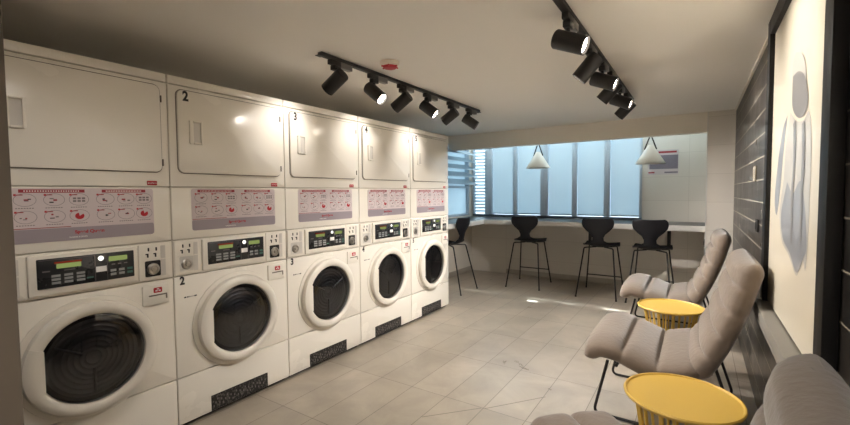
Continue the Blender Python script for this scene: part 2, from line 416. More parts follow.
# ------------------------------------------------------------------ counter
ct = thing('bar_counter', 'long dark L-shaped window counter with a pale front edge, running under the blinds', 'counter', (-1.5, 5.8, 0))
b = MB()
b.faces([], [], 'counter')
def prism_z(bm_, poly, z0, z1, mat):
    bm_.loops([[(x, y, z0) for x, y in poly], [(x, y, z1) for x, y in poly]], mat)
CT, CB, CY, CX = .885, .82, 5.45, -2.575
ox, oy = 1.5, -5.8
prism_z(b, [(XL+.002+ox, 4.06+oy), (CX+ox, 4.06+oy), (CX+ox, CY+oy), (XP-.002+ox, CY+oy), (XP-.002+ox, YB-.002+oy), (XL+.002+ox, YB-.002+oy)], CT-.03, CT, 'counter')
b.build('countertop', ct, smooth=None)
b = MB()
b.box(CX+ox+.0005, XP-.003+ox, CY+oy-.018, CY+oy-.0005, CB, CT-.001, 'counteredge', .003)
b.box(CX+ox+.0005, CX+ox+.018, 4.06+oy, CY+oy-.019, CB, CT-.001, 'counteredge', .003)
b.build('front_edge', ct)
for x in (-2.2, -1.25, -.3):
    b = MB(); b.box(x+ox-.02, x+ox+.02, CY+oy+.12, YB-.004+oy, CT-.07, CT-.031, 'kick', .003)
    b.box(x+ox-.02, x+ox+.02, YB-.03+oy, YB-.004+oy, CT-.35, CT-.071, 'kick', .003); b.build('bracket', ct)

# ------------------------------------------------------------------ stacked washer and dryer
H2 = W / 2
def make_machine():
    t = thing('washer_dryer_stack', 'x', 'washing machine', (XM-.38, 0, 0), 0, 'stacked washer and dryer units along the left wall')
    F = .38; hw = H2 - .0025
    U = lambda u: u - H2
    b = MB(); b.box(-.38, F-.02, -hw, hw, .03, 1.893, 'core', .004); b.build('cabinet', t)
    b = MB(); b.box(-.36, F-.035, -hw+.012, hw-.012, .001, .0295, 'kick'); b.build('kick_plate', t)
    b = MB(); b.plate(-hw, hw, 1.8535, 1.897, F-.0195, F, 'enamel', .006, .006); b.build('top_cap', t)
    b = MB(); b.plate(-hw, hw, 1.3135, 1.8495, F-.0195, F, 'enamel', .005, .004); b.build('dryer_front', t)
    b = MB(); b.plate(-hw, hw, 1.0315, 1.3095, F-.0195, F, 'enamel', .005, .004); b.build('middle_panel', t)
    b = MB(); b.plate(-hw, hw, .835, 1.0275, F-.0195, F, 'enamel', .005, .004); ctl = b.build('control_panel', t)
    b = MB(); b.plate(-hw, hw, .283, .831, F-.0195, F, 'enamel', .005, .004); wf = b.build('washer_front', t)
    b = MB(); b.plate(-hw, hw, .024, .279, F-.0195, F, 'enamel', .005, .004); lp = b.build('lower_panel', t)
    # dryer door
    b = MB(); b.plate(U(.039), U(.689), 1.384, 1.832, F+.0005, F+.003, 'seal', .034); b.build('door_seal', t)
    b = MB(); b.plate(U(.043), U(.685), 1.388, 1.828, F+.0035, F+.012, 'enamel', .031, .004); dd = b.build('dryer_door', t)
    b = MB()
    y0, y1, z0, z1 = U(.10), U(.172), 1.545, 1.672; x0, x1 = F+.0125, F+.021
    b.plate(y0, y0+.022, z0, z1, x0, x1, 'plastic', .006, .003); b.plate(y1-.010, y1, z0, z1, x0, x1-.002, 'plastic', .004, .002)
    b.plate(y0+.0225, y1-.0105, z0, z0+.010, x0, x1, 'plastic', .003, .002); b.plate(y0+.0225, y1-.0105, z1-.010, z1, x0, x1, 'plastic', .003, .002)
    b.plate(y0+.0225, y1-.0105, z0+.0105, z1-.0105, x0, x0+.001, 'recess', .004)
    b.build('door_handle', dd)
    for z in (1.42, 1.745):
        b = MB(); b.plate(U(.6895), U(.6945), z, z+.035, F+.0005, F+.010, 'seal', .002, .002); b.build('door_hinge', dd)
    # small red badge
    b = MB(); b.plate(U(.615), U(.661), 1.3205, 1.3425, F+.0005, F+.003, 'red', .003, .001); bd = b.build('red_badge', t, label='small red badge with white lettering')
    text('badge_lettering', 'Speed Queen', .0075, 'white', bd, (F+.0033, U(.638), 1.3315), .0002)
    # instruction sticker with pictograms
    sy0, sy1, sz0, sz1 = U(.105), U(.640), 1.073, 1.304; sw, sh = sy1-sy0, sz1-sz0
    b = MB(); X = F + .0018
    b.plate(sy0, sy1, sz0, sz1, F+.0005, F+.0014, 'sticker', .014)
    b.plate(sy0+.001, sy1-.001, sz0+.001, sz0+.060, F+.0015, F+.0018, 'mauve', .013)
    b.quad(sy0+.001, sy1-.001, sz0+.058, sz0+.066, X+.0002, 'sticker')
    b.quad(sy0+.003, sy0+.20, sz0+.0605, sz0+.0635, X+.0004, 'redhead')
    for a, c in ((.065, .475), (.595, .935)):
        b.quad(sy0+a*sw, sy0+c*sw, sz1-.020, sz1-.006, X, 'redhead')
        for k in range(22):
            q = sy0 + (a + .03 + (c-a-.06)*k/22)*sw; b.quad(q, q+.004, sz1-.0155, sz1-.0105, X+.0003, 'white')
    cols = [.10, .275, .435, .62, .775, .92]
    for r_, zf in ((0, .80), (1, .49)):
        for k, cx in enumerate(cols):
            cy, cz = sy0 + cx*sw, sz0 + zf*sh - .004
            b.ellipse_line(cy, cz, .036, .027, .0016, X, 'inkgrey')
            b.quad(cy-.034, cy-.026, cz+.017, cz+.025, X+.0003, 'red')
            b.quad(cy-.025, cy-.006, cz+.019, cz+.023, X+.0003, 'redhead')
            for j in range(7):
                b.quad(cy-.030+j*.0085, cy-.0245+j*.0085, cz-.036, cz-.0325, X, 'inkgrey')
            rr = random.Random(r_*7+k)
            if r_ == 1 and k in (2, 5):
                pts = [(X+.0003, cy, cz-.002)] + [(X+.0003, cy + .017*math.cos(q), cz - .002 + .015*math.sin(q)) for q in [math.radians(100 + 300*i/14) for i in range(15)]]
                b.faces(pts, [(0, i, i+1) for i in range(1, 15)], 'red')
            elif k in (2, 5):
                for i in range(3):
                    for j in range(2): b.quad(cy-.022+i*.016, cy-.010+i*.016, cz-.011+j*.012, cz-.003+j*.012, X+.0003, 'inkgrey')
            else:
                for i in range(3):
                    q, z = cy + rr.uniform(-.02, .014), cz + rr.uniform(-.014, .006)
                    b.quad(q, q + rr.uniform(.006, .016), z, z + rr.uniform(.003, .008), X+.0003, ('ink', 'inkgrey', 'redhead')[(i + k + r_) % 3])
    st = b.build('instruction_sticker', t, smooth=None, label='lilac instruction sticker with twelve round pictograms and two dark red headings')
    text('sticker_lettering', 'Speed Queen', .020, 'red', st, (X+.0006, sy0+sw*.5, sz0+.036), .0006)
    text('sticker_small_print', 'WASHER & DRYER', .008, 'white', st, (X+.0006, sy0+sw*.42, sz0+.014), .0)
    # control panel: bezel, dark display, coin slides
    b = MB(); b.plate(U(.152), U(.556), .846, 1.020, F+.0005, F+.013, 'plastic', .006, .006); b.build('control_bezel', ctl)
    b = MB(); dy0, dy1, dz0, dz1 = U(.180), U(.538), .876, 1.003; dw, dh = dy1-dy0, dz1-dz0; X = F + .0135
    b.plate(dy0, dy1, dz0, dz1, X, X+.002, 'display', .004, .001)
    G = lambda s0, s1, t0, t1, m, e=.0006: b.quad(dy0+s0*dw, dy0+s1*dw, dz1-t1*dh, dz1-t0*dh, X+.002+e, m)
    G(.02, .56, .04, .05, 'inkgrey'); G(.56, .565, .05, .96, 'inkgrey'); G(.69, .695, .05, .96, 'inkgrey')
    G(.16, .43, .13, .19, 'lcdred'); G(.18, .42, .20, .36, 'lcd'); G(.71, .92, .14, .32, 'lcd')
    for i in range(3):
        for j in range(3): G(.13+.12*i, .215+.12*i, .56+.12*j, .64+.12*j, 'button')
        for j in range(2): G(.725+.095*i, .79+.095*i, .62+.14*j, .71+.14*j, 'button' if i < 2 else 'teal')
        G(.74+.07*i, .78+.07*i, .42, .46, 'inkgrey')
    G(.57, .685, .46, .66, 'white'); G(.47, .54, .78, .84, 'teal')
    G(.05, .12, .40, .44, 'inkgrey'); G(.25, .36, .42, .45, 'inkgrey')
    b.lathe([(.011, 0), (.011, .003), (.008, .005)], 'led', (X+.002, dy0+.625*dw, dz1-.17*dh), (1,0,0), 16)
    b.build('control_display', ctl, smooth=30)
    for u0, u1, lo in ((.006, .148, .092), (.562, .708, .104)):
        b = MB(); b.plate(U(u0), U(u1), .842, 1.022, F+.0005, F+.006, 'plastic', .005, .003)
        X = F + .0065; zc_ = .896; lc = U(u0) + (u1-u0)*.43
        b.plate(lc-.036, lc+.036, zc_-.038, zc_+.042, X, X+.001, 'kick' if lo > .1 else 'recess', .006)
        b.plate(lc+.038, lc+.060, zc_-.040, zc_+.115, X, X+.001, 'recess', .003)
        b.plate(lc-.044, lc+.060, zc_+.044, zc_+.049, X, X+.003, 'plastic', .001)
        for i in range(2):
            for j, (zz, hh, dy) in enumerate(((.966, .020, 0), (.996, .018, .004))):
                q = lc - .022 + i*.036 + dy
                b.plate(q-.0035, q+.0035, zz-hh/2, zz+hh/2, X, X+.0015, 'ink', .002)
                if j == 0: b.plate(q-.010, q-.0036, zz+.004, zz+.010, X, X+.0013, 'ink', .001)
        cs = b.build('coin_slide', ctl)
        b = MB(); b.lathe([(.029, 0), (.029, .005), (.024, .010), (.018, .010), (.017, .006), (.011, .006), (.010, .013), (.002, .014)], 'metal', (X+.0015, lc, zc_), (1,0,0), 24)
        b.build('coin_lock', ctl)
    # soap drawer
    b = MB(); b.plate(U(.572), U(.698), .712, .812, F+.0005, F+.009, 'plastic', .006, .003)
    b.plate(U(.600), U(.686), .756, .763, F+.0095, F+.0105, 'seal', .002); b.plate(U(.679), U(.686), .735, .7555, F+.0095, F+.0105, 'seal', .002)
    sd = b.build('soap_drawer', wf)
    b = MB(); b.plate(U(.622), U(.662), .772, .798, F+.0095, F+.0105, 'red', .004); b.quad(U(.630), U(.640), .779, .785, F+.0108, 'white'); b.quad(U(.645), U(.655), .779, .785, F+.0108, 'white'); b.quad(U(.637), U(.648), .788, .793, F+.0108, 'white')
    b.build('red_badge', wf, label='red badge on the soap drawer')
    b = MB(); X = F+.0006
    for i, (a, c) in enumerate(((.050, .062), (.066, .074), (.078, .082), (.104, .118))): b.quad(U(a), U(c), .711, .718, X, 'ink')
    b.quad(U(.084), U(.102), .713, .716, X, 'inkgrey')
    b.build('model_plate', wf, smooth=None)
    # round door
    cy, cz = U(.3645), .531
    b = MB(); O = (F+.0006, cy, cz); A = (1, 0, 0)
    b.ring([(.278, 0), (.277, .005), (.262, .008), (.20, .008), (.20, 0)], 'enamel', O, A, 64)
    wd = b.build('door_surround', wf)
    b = MB(); b.ring([(.253, .009), (.256, .020), (.250, .038), (.236, .047), (.214, .046), (.203, .038), (.199, .022), (.199, .009)], 'plastic', O, A, 64)
    dr = b.build('door_ring', wf)
    b = MB(); rings = []
    for k in range(13):
        a = math.radians(180 + (-26 + 52*k/12))
        c_, s_ = math.cos(a), math.sin(a); ri = .184 / max(.2, math.cos(a - PI)) * .985
        rings.append([(O[0]+h, cy + r*c_, cz + r*s_) for r, h in ((.257, .022), (.252, .044), (.236, .053), (.214, .052), (ri, .046), (ri, .024))])
    b.loops(rings, 'plastic'); b.build('pull_handle', wf)
    b = MB(); b.lathe([(.198, .0095), (.190, .012), (.178, .006)], 'darkdrum', O, A, 48, caps=False)
    prof = [(.180, .006)]
    for k in range(7): prof += [(.170-.022*k, .004), (.163-.022*k, .007), (.156-.022*k, .004)]
    b.lathe(prof + [(.001, .005)], 'drum', O, A, 48, caps=False)
    for k in range(3):
        a = math.radians(30 + 120*k)
        p = [Vector((O[0]+.010, cy + r*math.cos(a), cz + r*math.sin(a))) for r in (.05, .165)]
        b.tube(p, .006, 'drum', 8)
    b.build('drum', wf)
    b = MB(); b.lathe([(.1985, .030), (.180, .034), (.150, .0365), (.10, .038), (.05, .0385), (.001, .0385)], 'doorglass', O, A, 48, caps=False); b.build('door_glass', wf, smooth=80)
    # speckled vent in the lower panel
    b = MB(); b.plate(U(.180), U(.552), .028, .116, F+.0005, F+.003, 'kick', .003); b.plate(U(.186), U(.546), .033, .111, F+.0031, F+.0036, 'vent', .002)
    for k in range(30):
        q = U(.19) + .350*k/30; z = .045 + .045*((k*7) % 5)/5
        b.quad(q, q+.006, z, z+.012, F+.004, 'inkgrey')
    b.build('vent_grille', lp, smooth=None)
    return t
mach = make_machine()
mlab = ['white stacked washer and dryer nearest the camera, cut off by the door jamb',
        'white stacked washer and dryer numbered 2 on both doors',
        'white stacked washer and dryer numbered 3, middle of the row',
        'white stacked washer and dryer numbered 4, between units 3 and 5',
        'white stacked washer and dryer numbered 5, far end beside the bar stool']
units = [mach] + [copy_tree(mach) for _ in range(4)]
for i, t in enumerate(units):
    t['label'] = mlab[i]
for i, t in enumerate(units):
    t.location.y = Y1 + (i - .5) * W
    if i >= 1:
        text('dryer_number', str(i+1), .070, 'ink', t, (.38+.0127, .087-H2, 1.795), .0028, squash=.85)
        text('washer_number', str(i+1), .060, 'ink', t, (.38+.0008, .043-H2, .806), .0022, squash=.85)

# ------------------------------------------------------------------ bar stools
def make_stool():
    t = thing('bar_stool', 'x', 'stool', (0,0,0), 0, 'black bar stools at the window counter')
    # one moulded shell: seat plus waisted back; sitter faces +y
    prof = [(.205, .607, .185), (.18, .622, .195), (.12, .626, .205), (.04, .617, .207), (-.05, .612, .195), (-.11, .618, .165), (-.150, .640, .115), (-.172, .675, .066), (-.186, .715, .062), (-.198, .755, .085), (-.207, .800, .135), (-.214, .845, .172), (-.220, .885, .182), (-.226, .920, .178), (-.230, .940, .165), (-.232, .95, .145)]
    b = MB(); rows = []
    nx = 12
    for k, (y, z, w) in enumerate(prof):
        p = Vector((0, y, z)); a = Vector((0,) + tuple(prof[max(k-1,0)][:2])); c = Vector((0,) + tuple(prof[min(k+1,len(prof)-1)][:2]))
        d = (c - a).normalized(); nrm = Vector((0, d.z, -d.y))          # outward (towards sitter)
        if nrm.z < 0 and k < 6: nrm = -nrm
        up = Vector((0, -d.z, d.y)) * -1
        row = []
        for j in range(nx + 1):
            s = -1 + 2*j/nx; curve = .030*(s*s) * (1 if k > 8 else .45)
            row.append((Vector((s*w, y, z)), curve))
        rows.append((row, Vector((0, d.z, -d.y)) if False else Vector((0, -d.z, d.y)).normalized()))
    def off(th):
        R = []
        for (row, nn) in rows:
            n_ = nn if nn.y > 0 or (abs(nn.y) < .5 and nn.z > 0) else -nn
            R.append([p + n_*(cv + th) for p, cv in row])
        return R
    A, B = off(.005), off(-.005)
    for ra, rb in zip(A, B): pass
    b.loops([ra + rb[::-1] for ra, rb in zip(A, B)], 'shell')
    b.build('seat_shell', t, smooth=60)
    b = MB(); b.lathe([(.06, 0), (.10, .006), (.10, .016), (.05, .018)], 'blackmetal', (0, .02, .589), (0,0,1), 20); b.build('seat_mount', t)
    for sx in (-1, 1):
        for sy, yt, yb in ((-1, -.135, -.275), (1, .165, .295)):
            b = MB(); b.tube(fillet([(sx*.05, .02 + sy*.03, .590), (sx*.165, yt, .588), (sx*.168, yt + sy*.012, .545), (sx*.225, yb, .006)], .03), .0085, 'blackmetal', 10)
            b.lathe([(.011, 0), (.011, .012)], 'blackmetal', (sx*.225, yb, .001), (0,0,1), 10)
            b.build('leg', t)
    b = MB(); f = (.588-.19)/(.582); x_, y_ = .168+.057*f*.97, .177+.118*f*.97
    b.tube([(-x_, y_+.0, .19), (x_, y_, .19)], .0075, 'blackmetal', 8); b.build('footrest', t)
    return t
st0 = make_stool()
stools = [(-1.925, 5.50, .03, 'black moulded bar stool under the left pendant lamp, second from the left'),
          (-.995, 5.44, 0, 'black moulded bar stool in the middle of the window counter, third from the left'),
          (-.44, 5.44, -.02, 'black moulded bar stool furthest right, just behind the farthest armchair'),
          (-2.70, 4.70, PI/2, 'black moulded bar stool beside machine 5, turned to the left wall')]
for i, (x, y, rz, lb) in enumerate(stools):
    s = st0 if i == 0 else copy_tree(st0)
    s.location = (x, y, 0); s.rotation_euler = (0, 0, rz); s['label'] = lb

# ------------------------------------------------------------------ pendant lamps
def make_pendant():
    t = thing('pendant_lamp', 'x', 'lamp', (0,0,0), 0, 'white cone pendant lamps over the counter')
    b = MB(); b.ring([(.029, 1.822), (.162, 1.607), (.162, 1.603), (.157, 1.603), (.026, 1.815), (.021, 1.822)], 'shade', (0,0,0), (0,0,1), 40)
    b.lathe([(.028, 1.820), (.026, 1.825), (.002, 1.827)], 'shade', (0,0,0), (0,0,1), 24); b.build('lamp_shade', t)
    b = MB(); b.tube(fillet([(-.064, 0, 1.772), (-.055, 0, 1.80), (0, 0, 1.957), (.055, 0, 1.80), (.064, 0, 1.772)], .01), .0085, 'strap', 8); b.build('leather_strap', t)
    b = MB(); b.tube([(0, 0, 1.955), (0, 0, ZALC-.02)], .003, 'blackmetal', 6); b.build('cord', t)
    b = MB(); b.lathe([(.045, ZALC-.022), (.045, ZALC-.001)], 'shade', (0,0,0), (0,0,1), 20); b.build('ceiling_cup', t)
    b = MB(); b.lathe([(.02, 1.812), (.02, 1.79), (.03, 1.77), (.03, 1.745), (.012, 1.735)], 'white', (0,0,0), (0,0,1), 16); b.build('bulb', t)
    return t
p0 = make_pendant()
for i, (x, lb) in enumerate(((-1.866, 'white cone pendant lamp on a dark strap hanging in front of the blinds'), (-.492, 'white cone pendant lamp on a dark strap hanging in front of the poster'))):
    p = p0 if i == 0 else copy_tree(p0)
    p.location = (x, 5.70, 0); p['label'] = lb

# ------------------------------------------------------------------ poster, switches, socket, detector
po = thing('wall_poster', 'grey and violet notice with a red heading on the back wall behind the right pendant', 'poster', (-.385, YB-.003, 1.637))
b = MB(); b.box(-.170, .170, -.004, 0, -.155, .155, 'poster'); b.build('paper', po)
b = MB(); b.box(-.150, .165, -.0052, -.0041, -.085, .090, 'posterdark'); b.build('printed_block', po)
b = MB(); b.box(-.05, .150, -.0052, -.0041, .115, .140, 'redhead'); b.build('heading_bar', po)
b = MB(); b.box(-.160, -.09, -.0052, -.0041, -.138, -.118, 'redhead'); b.build('footer_mark', po)
b = MB(); b.box(.02, .165, -.0052, -.0041, -.138, -.120, 'posterdark'); b.build('footer_bar', po)
for (y, z, h_, m1, lb) in ((3.44, 1.378, .10, 'switchplate', 'bright metal switch plate on the dark tiled wall, above the other switch'), (3.235, 1.055, .075, 'kick', 'black switch plate on the dark tiled wall, beside the picture frame')):
    s = thing('wall_switch', lb, 'switch', (XR-.001, y, z), 0, 'switches on the dark tiled wall')
    b = MB(); b.box(-.010, 0, -.045, .045, -h_/2, h_/2, m1, .003); b.build('face_plate', s)
    b = MB(); b.box(-.014, -.0105, -.018, .018, -h_*.3, h_*.3, m1, .0015); b.build('rocker', s)
s = thing('wall_socket', 'small black wall socket on the pillar side at the right end of the counter', 'socket', (XP-.001, 5.43, .70))
b = MB(); b.box(-.014, 0, -.03, .03, -.04, .04, 'kick', .003); b.build('face_plate', s)
b = MB(); b.box(-.018, -.0145, -.018, .018, -.018, .018, 'ink', .001); b.build('socket_insert', s)
sd = thing('smoke_detector', 'round white ceiling smoke detector with a red centre beside the left track', 'detector', (-1.655, 2.12, ZC-.001))
b = MB(); b.lathe([(.062, 0), (.062, -.012), (.052, -.026), (.002, -.027)], 'detector', (0,0,0), (0,0,1), 32); b.build('housing', sd)
b = MB(); b.lathe([(.046, -.0275), (.040, -.040), (.020, -.046), (.002, -.047)], 'red', (0,0,0), (0,0,1), 24)
for k in range(6):
    a = PI/3*k; b.tube([(.04*math.cos(a), .04*math.sin(a), -.030), (.056*math.cos(a), .056*math.sin(a), -.032)], .005, 'red', 6)
b.build('sensor_cap', sd)

# ------------------------------------------------------------------ track lighting
def track(name, x, y0, y1, lb):
    t = thing(name, lb, 'light track', (x, (y0+y1)/2, ZC-.001), 0, 'black lighting tracks on the ceiling')
    L = (y1-y0)/2
    b = MB(); b.box(-.0175, .0175, -L, L, -.021, 0, 'track', .002); b.build('track_rail', t)
    for s in (-1, 1):
        b = MB(); b.box(-.019, .019, s*L-.02, s*L+.02, -.0245, -.0212, 'track', .001); b.build('end_cap', t)
track('lighting_track', -1.875, 1.735, 3.85, 'long black ceiling track in front of the white machines')
track('lighting_track', -.517, 1.35, 4.20, 'black ceiling track nearer the dark tiled wall, above the armchairs')
def make_spot():
    t = thing('track_spotlight', 'x', 'spotlight', (0,0,0), 0, 'track spotlights')
    b = MB(); b.box(-.016, .016, -.055, .03, -.030, -.0005, 'track', .003); b.box(-.018, .018, -.03, .028, -.058, -.0302, 'track', .003); b.build('track_adapter', t)
    b = MB(); b.box(-.017, .017, .032, .13, -.036, -.0005, 'adaptgrey', .003); b.build('driver_box', t)
    b = MB(); b.tube([(0, 0, -.0585), (0, 0, -.088)], .009, 'track', 10); b.lathe([(.015, -.080), (.015, -.092)], 'track', (0,0,0), (0,0,1), 14); b.build('stem', t)
    return t
def head(t, d, power, cone):
    d = Vector(d).normalized(); piv = Vector((0, 0, -.118))
    a0 = piv - d*.066
    b = MB(); R = .044; Lh = .152
    b.ring([(R*.9, 0), (R, .006), (R, Lh), (R*.90, Lh), (R*.86, Lh-.010), (R*.80, Lh-.014), (R*.80, .012), (.002, .012), (.002, 0)], 'track', a0, d, 28)
    hd = b.build('lamp_housing', t)
    b = MB(); b.lathe([(R*.79, Lh-.012), (R*.6, Lh-.008), (.001, Lh-.007)], 'lens', a0, d, 24, caps=False)
    b.build('lamp_lens', t, label='glowing round lens')
    L = bpy.data.lights.new('spot_beam', 'SPOT'); L.energy = power; L.color = (1.0, .945, .90); L.spot_size = math.radians(cone); L.spot_blend = .85; L.shadow_soft_size = .03
    lo = bpy.data.objects.new('spot_beam', L); COL.objects.link(lo); lo.parent = t
    lo.location = a0 + d*(Lh+.012); lo.rotation_euler = d.to_track_quat('-Z', 'Y').to_euler()
sp0 = make_spot()
PW = 92
LT, RT = 'in front of the machines', 'above the armchairs'
TOW, AWY = (-1.0, -.12, -.66), (1, .1, -.85)
specs = [(-1.875, 1.865, TOW, PW*.032, 'black track spotlight at the near end of the left track, aimed at the machines'),
         (-1.875, 2.225, AWY, PW*.55, 'black track spotlight second along the left track, glowing lens turned to the room'),
         (-1.875, 2.555, TOW, PW*.032, 'black track spotlight third along the left track, aimed at the machines'),
         (-1.875, 2.905, (1, .3, -.8), PW*.6, 'black track spotlight fourth along the left track, glowing lens turned to the room'),
         (-1.875, 3.285, TOW, PW*.032, 'black track spotlight fifth along the left track, aimed at the machines'),
         (-1.875, 3.645, (1, .45, -.75), PW*.8, 'black track spotlight sixth along the left track, glowing lens turned to the room'),
         (-.517, 2.0, (1, .0, -.42), PW*.16, 'black track spotlight nearest on the right track, largest in view, lens lighting the picture'),
         (-.517, 2.45, (-.9, -.1, -1.05), PW*.30, 'black track spotlight second along the right track, tilted down to the machines'),
         (-.517, 2.82, (1, .0, -.42), PW*.16, 'black track spotlight third along the right track, lens turned to the tiled wall'),
         (-.517, 3.12, (-1, .0, -1.05), PW*.30, 'black track spotlight fourth along the right track, tilted down to the machines'),
         (-.517, 3.52, (1, .0, -.45), PW*.30, 'black track spotlight fifth along the right track, lens turned to the tiled wall'),
         (-.517, 3.86, (-1, .2, -.95), PW*.44, 'black track spotlight at the far end of the right track, tilted down to the machines')]
spots = [sp0] + [copy_tree(sp0) for _ in specs[1:]]
for s, (x, y, d, p, lb) in zip(spots, specs):
    s.location = (x, y, ZC-.0225); s['label'] = lb
    head(s, d, p, 80)

# added fill lamps in the ceiling by the doorway, out of view
for x, y, lb in ((-1.5, .52, 'added round fill light, out of view, just inside the doorway, in front of the nearest washer'), (-.6, -.9, 'added round fill light, out of view, in the entrance behind the doorway')):
    d_ = thing('fill_downlight', lb, 'added fill light', (x, y, ZC-.0005))
    b = MB(); b.ring([(.085, 0), (.085, -.008), (.068, -.010), (.066, 0)], 'white', (0,0,0), (0,0,1), 32); b.build('trim_ring', d_)
    b = MB(); b.lathe([(.066, -.001), (.066, -.005), (.001, -.005)], 'lens', (0,0,0), (0,0,1), 24); b.build('diffuser', d_)
    L = bpy.data.lights.new('fill_beam', 'SPOT'); L.energy = 12 if y > 0 else 140; L.color = (1.0, .955, .92); L.spot_size = math.radians(150); L.spot_blend = .9; L.shadow_soft_size = .2
    lo = bpy.data.objects.new('fill_beam', L); COL.objects.link(lo); lo.parent = d_; lo.location = (0, 0, -.02)

# ------------------------------------------------------------------ lounge armchairs
def catmull(pts, n):
    pts = [Vector(p) for p in pts]; P = [pts[0]*2-pts[1]] + pts + [pts[-1]*2-pts[-2]]; out = []
    for k in range(1, len(P)-2):
        for j in range(n):
            t = j/n; a, b_, c, d = P[k-1], P[k], P[k+1], P[k+2]
            out.append(.5*((2*b_) + (c-a)*t + (2*a-5*b_+4*c-d)*t*t + (3*b_-a-3*c+d)*t**3))
    out.append(pts[-1]); return out
def cushion(b, centre, half, seams, HW, n=10, mat='velvet', flip=1):
    """padded slab: centre line in the x-z plane, channel seams at given arc fractions"""
    C_ = catmull([(x, 0, z) for x, z in centre], n); N = len(C_)
    L = [0]
    for p, q in zip(C_, C_[1:]): L.append(L[-1] + (q-p).length)
    T = L[-1]; rings = []; m = 36
    for k, p in enumerate(C_):
        s = L[k]/T
        t = (C_[min(k+1, N-1)] - C_[max(k-1, 0)]).normalized(); nn = Vector((-t.z, 0, t.x)) * flip
        e = min(1, math.sqrt(max(0, 1 - (1 - min(s*T, (1-s)*T, half)/half)**2)) + .02)
        bounds = [0] + seams + [1]; puff = 0
        for a, c in zip(bounds, bounds[1:]):
            if a <= s <= c + 1e-9:
                f = (s-a)/(c-a); puff = 1 - abs(2*f-1)**5
        w = HW * (1 - .10*(1-e))
        ring = []
        for j in range(m):
            th = 2*PI*j/m; cs, sn = math.cos(th), math.sin(th)
            y = w * math.copysign(abs(cs)**.42, cs)
            edge = (abs(y)/w)
            hh = half * e * math.copysign(abs(sn)**.62, sn)
            if sn > 0: hh *= .66 + .46*puff*(1 - .3*edge**4)
            else: hh *= .9
            y *= 1 - .018*(1-puff)
            ring.append(p + nn*hh + Vector((0, y, 0)))
        rings.append(ring)
    b.loops(rings, mat)
def make_chair():
    t = thing('lounge_chair', 'x', 'armchair', (0,0,0), 0, 'taupe velvet lounge chairs along the tiled wall')
    b = MB()
    cushion(b, [(-.525, .348), (-.49, .368), (-.44, .392), (-.36, .385), (-.28, .358), (-.20, .330), (-.12, .330), (-.05, .345), (.03, .365)], .062, [.35, .67], .372)
    b.build('seat', t, smooth=80)
    b = MB()
    cushion(b, [(.0, .335), (.045, .40), (.083, .475), (.119, .56), (.152, .65), (.180, .74), (.202, .825), (.219, .885), (.229, .928)], .064, [.20, .40, .60, .80], .355)
    b.build('backrest', t, smooth=80)
    b = MB(); b.faces([Vector(p) for p in ((.209, .21, .93), (.243, .21, .918), (.243, .228, .916), (.209, .228, .928))], [(0,1,2,3)], 'seal'); b.build('loop_tag', t)
    for sy in (-1, 1):
        b = MB(); y = sy*.30
        b.tube(fillet([(-.408, y*.97, .325), (-.478, y, .0105), (.150, y, .0105), (.195, y, .05), (.085, y*.97, .40)], .035, 6), .008, 'blackmetal', 10)
        b.build('sled_leg', t)
    for x, z in ((-.365, .318), (.07, .375)):
        b = MB(); b.tube([(x, -.28, z-.02), (x, .28, z-.02)], .009, 'blackmetal', 8); b.build('cross_bar', t)
    return t
c0 = make_chair()
for i, (x, y, lb) in enumerate(((0, 2.765, 'taupe velvet lounge chair in the middle, between the two yellow tables'),
                                (-.04, 4.33, 'taupe velvet lounge chair farthest away, in front of the bar stools'),
                                (-.03, .85, 'taupe velvet lounge chair nearest the camera, cut off by the bottom right corner'))):
    c = c0 if i == 0 else copy_tree(c0)
    c.location = (x, y, 0); c['label'] = lb
    if i == 2: c.rotation_euler = (0, 0, -.04)

# ------------------------------------------------------------------ yellow side tables
def make_table():
    t = thing('side_table', 'x', 'table', (0,0,0), 0, 'yellow wire side tables')
    b = MB(); b.lathe([(.001, .440), (.185, .440), (.197, .436), (.207, .440), (.2105, .450), (.207, .4555), (.2015, .4555), (.1975, .449), (.183, .4475), (.001, .4475)], 'yellow', (0,0,0), (0,0,1), 64, caps=False)
    b.build('tabletop', t, smooth=50)
    n = 26
    for k in range(n):
        a = 2*PI*k/n; ca, sa = math.cos(a), math.sin(a)
        pts = catmull([(.168*ca, .168*sa, .437), (.150*ca, .150*sa, .33), (.138*ca, .138*sa, .22), (.148*ca, .148*sa, .11), (.172*ca, .172*sa, .013)], 3)
        b = MB(); b.tube(pts, .0055, 'yellow', 6); b.build('wire_rod', t)
    b = MB()
    for r, z in ((.172, .008), (.165, .433)):
        b.tube([(r*math.cos(2*PI*k/40), r*math.sin(2*PI*k/40), z) for k in range(41)], .006, 'yellow', 8, caps=False)
    b.build('base_hoop', t)
    return t
t0 = make_table()
for i, (x, y, lb) in enumerate(((-.04, 1.92, 'round yellow side table nearest the camera, between the near and middle chairs'),
                                (-.15, 3.40, 'round yellow side table farther away, between the middle and far chairs'))):
    t = t0 if i == 0 else copy_tree(t0)
    t.location = (x, y, 0); t['label'] = lb

# ------------------------------------------------------------------ footstool
fs = thing('footstool', 'taupe velvet footstool at the bottom edge of the picture, one corner in view', 'footstool', (-.305, 1.515, 0), math.radians(42))
b = MB(); cushion(b, [(-.17, .36), (-.08, .37), (0, .372), (.08, .37), (.17, .36)], .055, [.5], .16); b.build('cushion', fs, smooth=80)
for sx in (-1, 1):
    b = MB(); b.tube(fillet([(sx*.09, -.11, .325), (sx*.11, -.12, .0105), (sx*.11, .12, .0105), (sx*.09, .11, .325)], .03, 6), .009, 'blackmetal', 10); b.build('sled_leg', fs)

